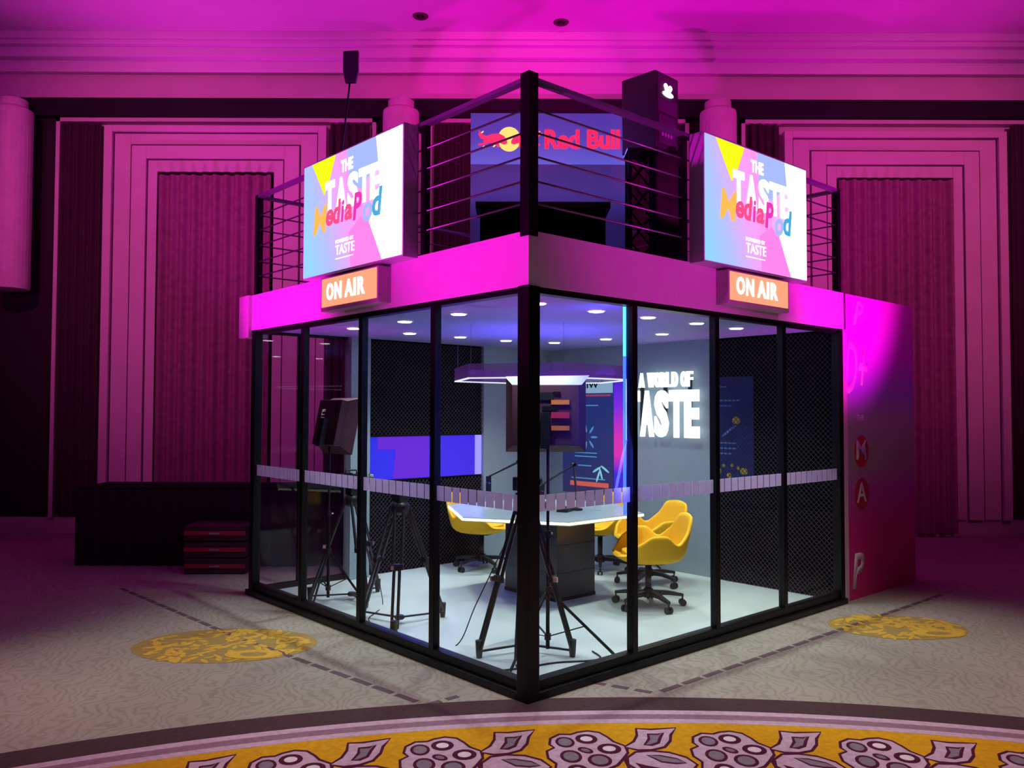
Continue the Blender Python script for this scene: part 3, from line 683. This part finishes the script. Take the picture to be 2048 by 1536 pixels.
# ------------------------------------------------------------------ chairs
def shell_h(t):          # height of the rim over the seat; t = angle from the front, 0..180
    pts = [(0, .035), (40, .05), (62, .15), (80, .215), (104, .215), (122, .13), (138, .20), (152, .345), (180, .36)]
    for (a, ha), (b, hb) in zip(pts, pts[1:]):
        if t <= b:
            k = (t - a) / (b - a); k = k * k * (3 - 2 * k); return ha + (hb - ha) * k
def chair_shell():
    mb = MB(); n = 48; rows = []
    prof = [(.0, -.01), (.45, -.008), (.80, 0), (.97, .03)]
    for q in range(9):
        row = []
        for k in range(n):
            a = 2 * math.pi * k / n; t = abs(math.degrees(math.atan2(math.sin(a), math.cos(a))))
            ca, sa = math.cos(a), math.sin(a); e = 2.9
            rad = 1 / ((abs(ca) ** e + abs(sa) ** e) ** (1 / e))
            bx, by = rad * sa * .265, -rad * ca * .25
            if q < 4:
                f, z = prof[q]
                if q == 0: f = .12
                p = Vector((bx * f, by * f, z))
            else:
                g = (q - 3) / 5; h = shell_h(t)
                fl_ = 1.0 + .22 * (h / .36) * g ** 1.3 - (.06 * g * g if t > 140 else 0)
                p = Vector((bx * fl_, by * (fl_ + (.12 * g if t > 140 else 0)), .03 + (h - .03) * g))
            row.append(mb.bm.verts.new(p))
        rows.append(row)
    for A, B in zip(rows, rows[1:]):
        for k in range(n): mb.bm.faces.new((A[k], A[(k+1) % n], B[(k+1) % n], B[k]))
    mb.bm.faces.new(rows[0])
    return mb
def make_chair(label):
    t = thing('office_chair', label, 'chair')
    sh = chair_shell().part('seat_shell', M['yellow'], t, smooth=True); sh.location = (0, 0, .40)
    so = sh.modifiers.new('thickness', 'SOLIDIFY'); so.thickness = .032; so.offset = 1
    sb = sh.modifiers.new('soft', 'SUBSURF'); sb.levels = sb.render_levels = 1
    cu = MB().prism([(u * .9, v * .9) for u, v in [( .23*(abs(math.cos(a))**.7)*(1 if math.cos(a) > 0 else -1), .22*(abs(math.sin(a))**.7)*(1 if math.sin(a) > 0 else -1)) for a in [2*math.pi*k/24 for k in range(24)]]], XY, .0, .045)
    c = cu.part('seat_cushion', M['yellow'], t, bevel=.008, smooth=True); c.location = (0, -.01, .405)
    MB().box(-.09, .09, -.11, .11, .345, .395).part('tilt_mechanism', M['plastic'], t, bevel=.01)
    MB().tube([(.08, .0, .37), (.20, .02, .36), (.24, .03, .35)], .008).part('lever', M['plastic'], t)
    MB().tube([(0, 0, .10), (0, 0, .35)], .026, 14).part('gas_column', M['plastic'], t, smooth=True)
    MB().lathe([(.04, .075), (.05, .08), (.045, .13), (.03, .15)], 16).part('hub', M['plastic'], t, smooth=True)
    for k in range(5):
        a = R(90 + 72 * k); d = Vector((math.cos(a), math.sin(a), 0)); s_ = Vector((-d.y, d.x, 0))
        mb = MB(); v = []
        for r0, z0, hw, hh in ((.03, .11, .022, .02), (.16, .108, .018, .016), (.29, .085, .013, .011)):
            v.append([mb.bm.verts.new(d * r0 + s_ * x * hw + Vector((0, 0, z0 + y * hh))) for x, y in ((-1,-1),(1,-1),(1,1),(-1,1))])
        for A, B in zip(v, v[1:]):
            for q in range(4): mb.bm.faces.new((A[q], A[(q+1) % 4], B[(q+1) % 4], B[q]))
        mb.bm.faces.new(v[0]); mb.bm.faces.new(v[-1]); mb.part('base_arm', M['plastic'], t)
        c = d * .285; mb = MB()
        mb.tube([c + s_ * -.026 + Vector((0, 0, .027)), c + s_ * -.008 + Vector((0, 0, .027))], .027, 14)
        mb.tube([c + s_ * .008 + Vector((0, 0, .027)), c + s_ * .026 + Vector((0, 0, .027))], .027, 14)
        mb.tube([c + Vector((0, 0, .027)), c + Vector((0, 0, .09))], .007, 8)
        mb.part('caster', M['plastic'], t)
    return t
c0 = make_chair('yellow tub office chair on the left side of the table, back to the mesh wall')
def put(o, r_, l_, heading, label):
    p = podw(r_, l_, .02); o.matrix_world = Matrix.Translation(p) @ Matrix.Rotation(R(heading + 90), 4, 'Z')
    o['label'] = label; o['group'] = 'yellow office chairs around the hexagonal table'
c1, c2, c3 = copy_tree(c0), copy_tree(c0), copy_tree(c0)
put(c0, 2.19, 3.06, -24, c0['label'])
put(c1, 2.19, .93, 186, 'nearest yellow tub office chair, right of the table, facing left')
put(c2, 2.874, 1.484, 205, 'yellow tub office chair behind the nearest one, below the white wall letters')
put(c3, 3.06, 2.25, 228, 'yellow tub office chair mostly hidden behind the table pedestal')

# ------------------------------------------------------------------ on the table
def mic_arm(label, r_, l_, pts, mic_dir):
    t = thing('microphone_arm', label, 'microphone', (r_, l_, .755))
    MB().lathe([(.045, 0), (.05, .004), (.048, .014), (.015, .02)], 18).part('base', M['plastic'], t)
    P = [Vector(p) for p in pts]
    for a, b in zip(P, P[1:]): MB().tube([a, b], .010, 8).part('arm_segment', M['plastic'], t)
    for p in P[1:-1]: MB().tube([p + Vector((0, -.015, 0)), p + Vector((0, .015, 0))], .018, 12).part('joint', M['alu'], t)
    e = P[-1]; d = Vector(mic_dir).normalized()
    MB().tube([e, e + d * .05, e + d * .06, e + d * .16, e + d * .17], .024, 14).part('microphone', M['plastic'], t)
    MB().tube([e + d * .055, e + d * .065], .027, 14).part('mic_ring', M['chrome'], t)
mic_arm('black boom microphone arm on the table, left of the corner post', 1.95, 2.0, [(0, 0, .02), (0, 0, .10), (-.22, -.0, .40), (-.46, .12, .28)], (-.1, -.1, -1))
mic_arm('black boom microphone arm on the table, right of the corner post', 2.0, 1.55, [(0, 0, .02), (0, 0, .10), (.06, .1, .38), (-.24, .18, .22)], (-.2, -.1, -1))
dv = thing('audio_mixer', 'small flat black audio device lying on the table near its front edge', 'mixer', (1.88, 1.56, .755), .4)
MB().box(-.10, .10, -.05, .05, 0, .03).part('body', M['plastic'], dv, bevel=.006)
for k in range(4): MB().tube([(-.07 + k * .045, 0, .028), (-.07 + k * .045, 0, .042)], .009, 10).part('knob', M['alu'], dv)
hp = thing('headphones', 'black headphones with silver trim lying on the table behind the corner post', 'headphones', (1.72, 1.74, .755), .3)
MB().tube([(.08 * math.cos(a), .09 * math.sin(a), .035) for a in [math.pi * k / 12 for k in range(13)]], .010, 8).part('headband', M['chrome'], hp, smooth=True)
for s_ in (-1, 1): MB().tube([(s_ * .065, 0, .04), (s_ * .10, 0, .04)], .038, 14).part('ear_cup', M['plastic'], hp)
gl = thing('water_glass', 'clear water glass standing on the table right of the audio device', 'glass', (2.12, 1.42, .755))
MB().lathe([(.026, 0), (.030, .01), (.033, .09)], 16).part('tumbler', M['glass'], gl)

# ------------------------------------------------------------------ light stands with softboxes
def stand(label, r_, l_, top, angs, spread, hub, rz=0):
    t = thing('light_stand', label, 'light stand', (r_, l_, .02))
    MB().tube([(0, 0, .04), (0, 0, top * .55)], .013, 10).part('pole', M['black'], t)
    MB().tube([(0, 0, top * .55), (0, 0, top)], .010, 10).part('upper_pole', M['alu'], t)
    for z in (hub, hub * .28, top * .55): MB().tube([(0, 0, z - .02), (0, 0, z + .02)], .022, 12).part('collar', M['plastic'], t)
    MB().tube([(0, 0, top * .55), (.04, 0, top * .55)], .008, 8).part('knob', M['chrome'], t)
    for a in angs:
        d = Vector((math.cos(R(a)), math.sin(R(a)), 0))
        lg = MB().bar((0, 0, hub), d * spread + Vector((0, 0, .008)), .018, .010, d.cross(Vector((0, 0, 1)))).part('leg', M['black'], t)
        MB().bar(d * spread * .55 + Vector((0, 0, hub * .46)), (0, 0, hub * .28), .012, .006).part('brace', M['black'], t)
    return t
stand('black three-legged light stand just right of the corner post', .636, .50, 1.42, (-86 + 42 - 5, 75, 195), .44, .42)
stand('black three-legged light stand in the far left corner of the booth', .30, 2.76, 1.32, (88, -35, 215), .29, .42)
def softbox(label, mw, wd, ht, dp_, lean):
    t = thing('softbox_light', label, 'softbox', frame=mw)
    o = Face((0, 0, 0), (1, 0, 0), (0, -1, 0))       # back of the head faces local -y
    MB().box(-wd/2, wd/2, -.03, .03, -ht/2, ht/2).part('light_panel', M['wine'], t, bevel=.006)
    # cloth skirt opening forward (local +y)
    v0 = [(-wd/2, .03, -ht/2), (wd/2, .03, -ht/2), (wd/2, .03, ht/2), (-wd/2, .03, ht/2)]
    e = .05; v1 = [(-wd/2 - e, dp_, -ht/2 - e), (wd/2 + e, dp_, -ht/2 - e), (wd/2 + e, dp_, ht/2 + e), (-wd/2 - e, dp_, ht/2 + e)]
    for k, nm in enumerate(('skirt', 'skirt', 'skirt', 'skirt')):
        mb = MB(); a, b, c, d = v0[k], v0[(k+1) % 4], v1[(k+1) % 4], v1[k]
        q = [mb.bm.verts.new(p) for p in (a, b, c, d)]; mb.bm.faces.new(q)
        r_ = [mb.bm.verts.new(Vector(p) * .985) for p in (a, b, c, d)]; mb.bm.faces.new(r_[::-1])
        for i in range(4): mb.bm.faces.new((q[i], q[(i+1) % 4], r_[(i+1) % 4], r_[i]))
        mb.part('skirt', M['white_fab'] if k == 2 and lean else M['wine'], t)
    MB().box(-wd/2 - e + .01, wd/2 + e - .01, dp_ - .006, dp_, -ht/2 - e + .01, ht/2 + e - .01).part('diffuser', M['white_fab'], t)
    MB().box(-.03, .03, -.08, -.03, -ht/2 - .02, .02).part('yoke', M['plastic'], t, bevel=.004)
    return t, o
s1w = Matrix.Translation(podw(.636, .50, 1.575)) @ Matrix.Rotation(R(-4), 4, 'Z')
s1, o1 = softbox('dark softbox light seen from behind above the booth corner', s1w, .44, .40, .12, True)
s1.matrix_world = s1w @ Matrix.Translation((-.02, .05, 0))
for k, (u, v, uw, vh, m) in enumerate([(-.10, .10, .16, .05, 'plastic'), (-.02, .03, .10, .03, 'alu'), (.05, .14, .05, .015, 'chrome'), (.04, .07, .12, .03, 'orange'), (.04, -.10, .12, .03, 'orange'), (.04, -.02, .12, .04, 'red'), (-.16, -.04, .02, .05, 'chrome'), (-.05, -.05, .02, .02, 'chrome'), (.0, -.14, .06, .02, 'chrome'), (-.10, -.12, .10, .04, 'plastic')]):
    MB().box(u, u + uw, -.036 - .001 * k, -.03, v, v + vh).part('control_module', M[m], s1)
MB().prism([(-.22, .20), (.24, .20), (.29, .262), (-.26, .255)], Face((0, -.02, 0), (1, 0, 0), (0, -1, 0)), 0, .008).part('white_flap', M['white_fab'], s1)
s2w = Matrix.Translation(podw(.30, 2.76, 1.50)) @ Matrix.Rotation(R(-44), 4, 'Z') @ Matrix.Rotation(R(-12), 4, 'X')
s2, o2 = softbox('tilted dark red softbox light with white lettering at the booth\'s left end', s2w, .32, .38, .13, False)
text(Face((0, -.03, 0), (.0, 0, 1), (0, -1, 0), (-1, 0, 0)), 'NANLITE', -.13, .05, .24, .05, 0, .002, M['whiteprint'], s2, .01)

# ------------------------------------------------------------------ camera tripods
def tripod(label, r_, l_, world_angs, spread, apex, cam_yaw=None, cable=False):
    t = thing('camera_tripod', label, 'tripod', (r_, l_, .02))
    inv = -math.degrees(YAW)
    for a in world_angs:
        a = R(a + inv); d = Vector((math.cos(a), math.sin(a), 0)); s_ = Vector((-d.y, d.x, 0))
        topp = d * .055 + Vector((0, 0, apex)); ft = d * spread + Vector((0, 0, .05)); mid = topp.lerp(ft, .50)
        mb = MB()
        for q in (-1, 1): mb.tube([topp + s_ * q * .032, mid + s_ * q * .032], .0125, 8)
        mb.bar(mid - s_ * .045, mid + s_ * .045, .03, .04)
        mb.bar(topp - s_ * .040, topp + s_ * .040, .03, .03)
        for q in (-1, 1): mb.tube([mid + s_ * q * .020, ft + s_ * q * .020], .0115, 8)
        lg = mb.part('leg', M['alu'], t)
        MB().bar(mid + d * .02 - s_ * .03, mid + d * .045 - s_ * .03, .02, .03).part('lever', M['chrome'], lg)
        MB().tube([ft + Vector((0, 0, .06)), ft + Vector((0, 0, -.02)), ft + Vector((0, 0, -.05))], .026, 10, .018).part('foot', M['plastic'], lg)
        MB().bar((0, 0, .045), ft + Vector((0, 0, -.01)), .018, .010).part('spreader_arm', M['black'], t)
    MB().lathe([(.03, .03), (.04, .04), (.03, .06)], 12).part('spreader_hub', M['plastic'], t)
    MB().lathe([(.05, apex - .05), (.07, apex - .02), (.07, apex + .02), (.05, apex + .045)], 18).part('bowl', M['plastic'], t, smooth=True)
    MB().box(-.045, .045, -.05, .05, apex + .045, apex + .11).part('fluid_head', M['plastic'], t, bevel=.01)
    MB().tube([(.03, .03, apex + .07), (.12, .20, apex + .0), (.15, .27, apex - .05)], .009, 8).part('pan_handle', M['alu'], t)
    return t
def camera_body(label, r_, l_, z, heading):
    t = thing('video_camera', label, 'camera', frame=Matrix.Translation(podw(r_, l_, z)) @ Matrix.Rotation(R(heading), 4, 'Z'))
    MB().box(-.10, .06, -.04, .04, 0, .09).part('body', M['plastic'], t, bevel=.008)
    MB().tube([(.06, 0, .045), (.14, 0, .045)], .034, 16).part('lens', M['black'], t)
    MB().tube([(.14, 0, .045), (.17, 0, .045)], .042, 16).part('lens_hood', M['plastic'], t)
    MB().box(-.08, -.01, -.05, -.04, .03, .10).part('flip_screen', M['alu'], t)
    MB().tube([(-.06, 0, .09), (-.06, 0, .12), (.03, 0, .12), (.03, 0, .09)], .008, 8).part('top_handle', M['plastic'], t)
tripod('camera tripod without camera in the second left bay, one double leg straight toward the glass', .36, 1.80, (-88, 32, 148), .36, .86)
tripod('camera tripod carrying a small camera in the far left bays', .50, 2.72, (-60, 60, 190), .34, .83)
tripod('camera tripod standing right behind the corner post', .58, .66, (207, -22, 88), .33, .93)
camera_body('small black video camera on the far left tripod', .50, 2.72, .98, 20)
camera_body('black video camera with silver trim on the tripod behind the corner post', .58, .66, 1.08, 60)
# cables lying on the floor
def cable(label, pts, r_=.004):
    P = [Vector(p) for p in pts]; out = []
    for i in range(len(P) - 1):
        p0, p1, p2, p3 = P[max(i-1, 0)], P[i], P[i+1], P[min(i+2, len(P)-1)]
        for k in range(8):
            t = k / 8; out.append(.5 * ((2*p1) + (p2-p0)*t + (2*p0-5*p1+4*p2-p3)*t*t + (3*p1-p0-3*p2+p3)*t*t*t))
    out.append(P[-1]); MB().tube(out, r_, 6).top('cable', M['cable'], POD, label, 'cable', smooth=True)
cable('thin black cable looping on the floor from corner tripod toward the left bays', [(.52, .80, .70), (.40, .95, .3), (.32, 1.05, .026), (.20, 1.2, .026), (.16, 1.4, .026), (.2, 1.7, .026)])
cable('thin black cable curling on the floor below the far left camera', [(.50, 2.66, .75), (.62, 2.55, .3), (.60, 2.4, .026), (.42, 2.2, .026), (.25, 2.05, .026), (.15, 1.8, .026), (.2, 1.62, .026)])
cable('black cable lying across the floor under the corner light stand', [(.14, .45, .026), (.35, .38, .026), (.55, .33, .026), (.8, .20, .026), (.9, .35, .026)], .006)
cable('black cable bundle hanging down the corner tripod', [(.56, .60, .95), (.50, .62, .6), (.46, .60, .3), (.40, .55, .026), (.30, .42, .026), (.2, .25, .026), (.14, .16, .026)], .009)

# ------------------------------------------------------------------ on the booth roof
ZD = ZF - .03
def wm(x, y, z, rz=0): return Matrix.Translation((x, y, z)) @ Matrix.Rotation(rz, 4, 'Z')
bd = thing('branded_backdrop', 'blue-lit energy drink backdrop with bull logo on the booth roof', 'backdrop', frame=wm(.364, 8.3, ZD))
fb = Face((0, -.04, 0), (1, 0, 0), (0, -1, 0))
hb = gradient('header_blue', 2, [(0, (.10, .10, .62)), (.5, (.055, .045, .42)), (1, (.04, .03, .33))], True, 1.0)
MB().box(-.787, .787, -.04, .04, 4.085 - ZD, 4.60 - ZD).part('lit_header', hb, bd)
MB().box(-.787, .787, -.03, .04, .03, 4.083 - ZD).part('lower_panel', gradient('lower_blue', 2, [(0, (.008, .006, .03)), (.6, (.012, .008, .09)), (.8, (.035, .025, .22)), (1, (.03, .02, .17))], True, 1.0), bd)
MB().box(-.787, .787, -.10, .10, .0, .03).part('base_plate', M['black'], bd)
zc = 4.335 - ZD
rdm = glow('logo_red', (1, .02, .10), 1.2); ylm = glow('logo_yellow', (1, .62, .12), 1.3)
MB().prism(ell(-.400, zc, .115, .125, 28), fb, 0, .004).part('logo_disc', ylm, bd)
bull = [(-.02,-.02),(-.05,.03),(-.10,.055),(-.17,.05),(-.23,.03),(-.27,.045),(-.30,.09),(-.31,.05),(-.29,.01),(-.255,-.005),(-.26,-.04),(-.31,-.05),(-.31,-.065),(-.25,-.06),(-.20,-.035),(-.14,-.045),(-.12,-.085),(-.095,-.08),(-.10,-.04),(-.05,-.055),(-.02,-.045)]
for s_ in (-1, 1): MB().prism([(-.400 - s_ * u, zc + v) for u, v in bull], fb, .004, .010).part('bull_silhouette', rdm, bd)
for u, v in ((-.67, .07), (-.69, .05), (-.10, .07), (-.08, .05), (-.55, -.07), (-.22, -.07), (-.12, -.10), (-.66, -.08)): MB().prism(ell(u, zc + v, .018, .007, 8, .7), fb, .004, .007).part('logo_accent', ylm, bd)
text(fb, 'Red Bull', -.045, zc - .10, .76, .20, 0, .006, rdm, bd, .045)
light('AREA', 'blue_backdrop_glow', (.364, 8.1, 4.3), (.2, 6, 3.2), 24, (.15, .12, 1), 1.4, .4)

ct = thing('bar_counter', 'black bar counter in front of the blue backdrop on the booth roof', 'counter', frame=wm(.28, 7.75, ZD))
MB().box(-.62, .62, -.20, .20, .88, .94).part('countertop', M['black'], ct, bevel=.005)
MB().box(-.58, .58, -.14, .18, 0, .88).part('cabinet', M['blackmatt'], ct)
# truss tower and speaker
tw = thing('truss_tower', 'black lattice truss tower under the black speaker cabinet on the booth roof', 'truss', frame=wm(1.175, 7.55, ZD))
Hh = 3.96 - ZD; a_ = .11
for x in (-a_, a_):
    for y in (-a_, a_): MB().tube([(x, y, 0), (x, y, Hh)], .018, 10).part('chord', M['blackmatt'], tw)
nb = 5
for fx in range(4):
    A, B = [((-a_, -a_), (a_, -a_)), ((a_, -a_), (a_, a_)), ((a_, a_), (-a_, a_)), ((-a_, a_), (-a_, -a_))][fx]
    for k in range(nb):
        z0, z1 = Hh * k / nb, Hh * (k + 1) / nb
        MB().tube([(*A, z0), (*B, z1)], .009, 6).part('brace', M['blackmatt'], tw)
        MB().tube([(*B, z0), (*A, z1)], .009, 6).part('brace', M['blackmatt'], tw)
MB().box(-.14, .14, -.14, .14, Hh, Hh + .02).part('top_plate', M['black'], tw)
dr = thing('black_drape_column', 'black covered post beside the truss tower under the speaker', 'column', frame=wm(1.42, 7.62, ZD))
MB().box(-.11, .13, -.12, .12, 0, 3.96 - ZD).part('cover', M['darkdrape'], dr, bevel=.02)
MB().box(-.13, .15, -.14, .14, 3.96 - ZD, 3.98 - ZD).part('cap', M['black'], dr)
sp = thing('speaker_cabinet', 'large black speaker cabinet with small white lit emblem above the railing', 'speaker', frame=wm(1.285, 7.38, 3.985, R(45)))
MB().box(0, .36, 0, .38, 0, .70).part('cabinet', mat('plum_black_paint', (.035, .018, .040), .5), sp, bevel=.01)
ff = Face((.09, 0, 0), (1, 0, 0), (0, -1, 0))
MB().prism(rect(-.06, .24, .34, .67), ff, 0, .008).part('upper_grille', M['plum'], sp)
MB().prism(rect(-.05, .22, .05, .31), ff, 0, .010).part('lower_grille', M['plum'], sp)
for k, (u, v, a, b) in enumerate(((.09, .515, .085, .026), (.09, .56, .05, .028), (.055, .585, .026, .024), (.125, .58, .028, .024))): MB().prism(ell(u, v, a, b, 14), ff, .008, .014 + k * .0004).part('lit_emblem', glow('emblem_white', (.9, .85, 1), 3), sp)
MB().prism(rect(-.0, .15, .225, .24), ff, .010, .014).part('trim_line', M['chrome'], sp)
for k in range(4): MB().prism(ell(.0 + k * .045, .13, .014, .018, 10), ff, .010, .016).part('knob', M['casing'], sp)
# antenna paddle
an = thing('antenna_stand', 'tall thin stand with dark flat paddle antenna behind the left lightbox sign', 'antenna', (.33, 2.70, ZD))
zt = 4.62 - ZD
MB().tube([(0, 0, 0), (0, 0, 1.05), (.02, -.02, 1.25), (.06, -.06, zt - .25)], .008, 8).part('mast', M['black'], an)
for a in (90, 210, 330): MB().bar((0, 0, .25), (.16 * math.cos(R(a)), .16 * math.sin(R(a)), .005), .014, .008).part('leg', M['black'], an)
MB().tube([(-.005, 0, 1.0), (-.005, 0, 1.1)], .022, 10).part('clamp', M['plastic'], an)
pd = MB().prism([(-.045, 0), (.045, .0), (.065, .10), (.065, .27), (-.065, .27), (-.065, .10)], Face((.065, -.065, zt - .27), (.66, -.75, 0), (-.75, -.66, 0)), -.015, .015).part('paddle', mat('dark_violet_plastic', (.04, .015, .06), .5), an, bevel=.004)

# ------------------------------------------------------------------ behind the booth at the left
bt = thing('draped_table', 'long black draped table behind the left end of the booth', 'table', frame=wm(-3.0, 8.95, 0))
MB().box(-1.5, 1.6, -.35, .35, .78, .80).part('tabletop', M['blackmatt'], bt)
mbd = MB()
def fold(i, j):
    x = -1.5 + 3.1 * i; return Vector((x, -.36 + .018 * math.sin(x * 40), .79 - .79 * j))
mbd.grid(120, 2, fold); mbd.grid(120, 2, lambda i, j: fold(i, j) + Vector((0, .01, 0))); mbd.part('table_skirt', M['darkdrape'], bt, smooth=True)
for k, (x, z) in enumerate(((-2.55, .0), (-2.55, .16), (-2.55, .32))):
    t = thing('storage_case', ['bottom', 'middle', 'top'][k] + ' red and black case of the stack left of the booth', 'case', frame=wm(x - .35, 8.35, z), group='stacked cases left of the booth')
    MB().box(-.3, .3, -.2, .2, .005, .15).part('case_body', M['wine'], t, bevel=.01)
    MB().box(-.3, .3, -.206, -.2, .06, .10).part('red_stripe', M['red'], t)
    MB().box(-.05, .05, -.215, -.206, .07, .09).part('handle', M['chrome'], t)
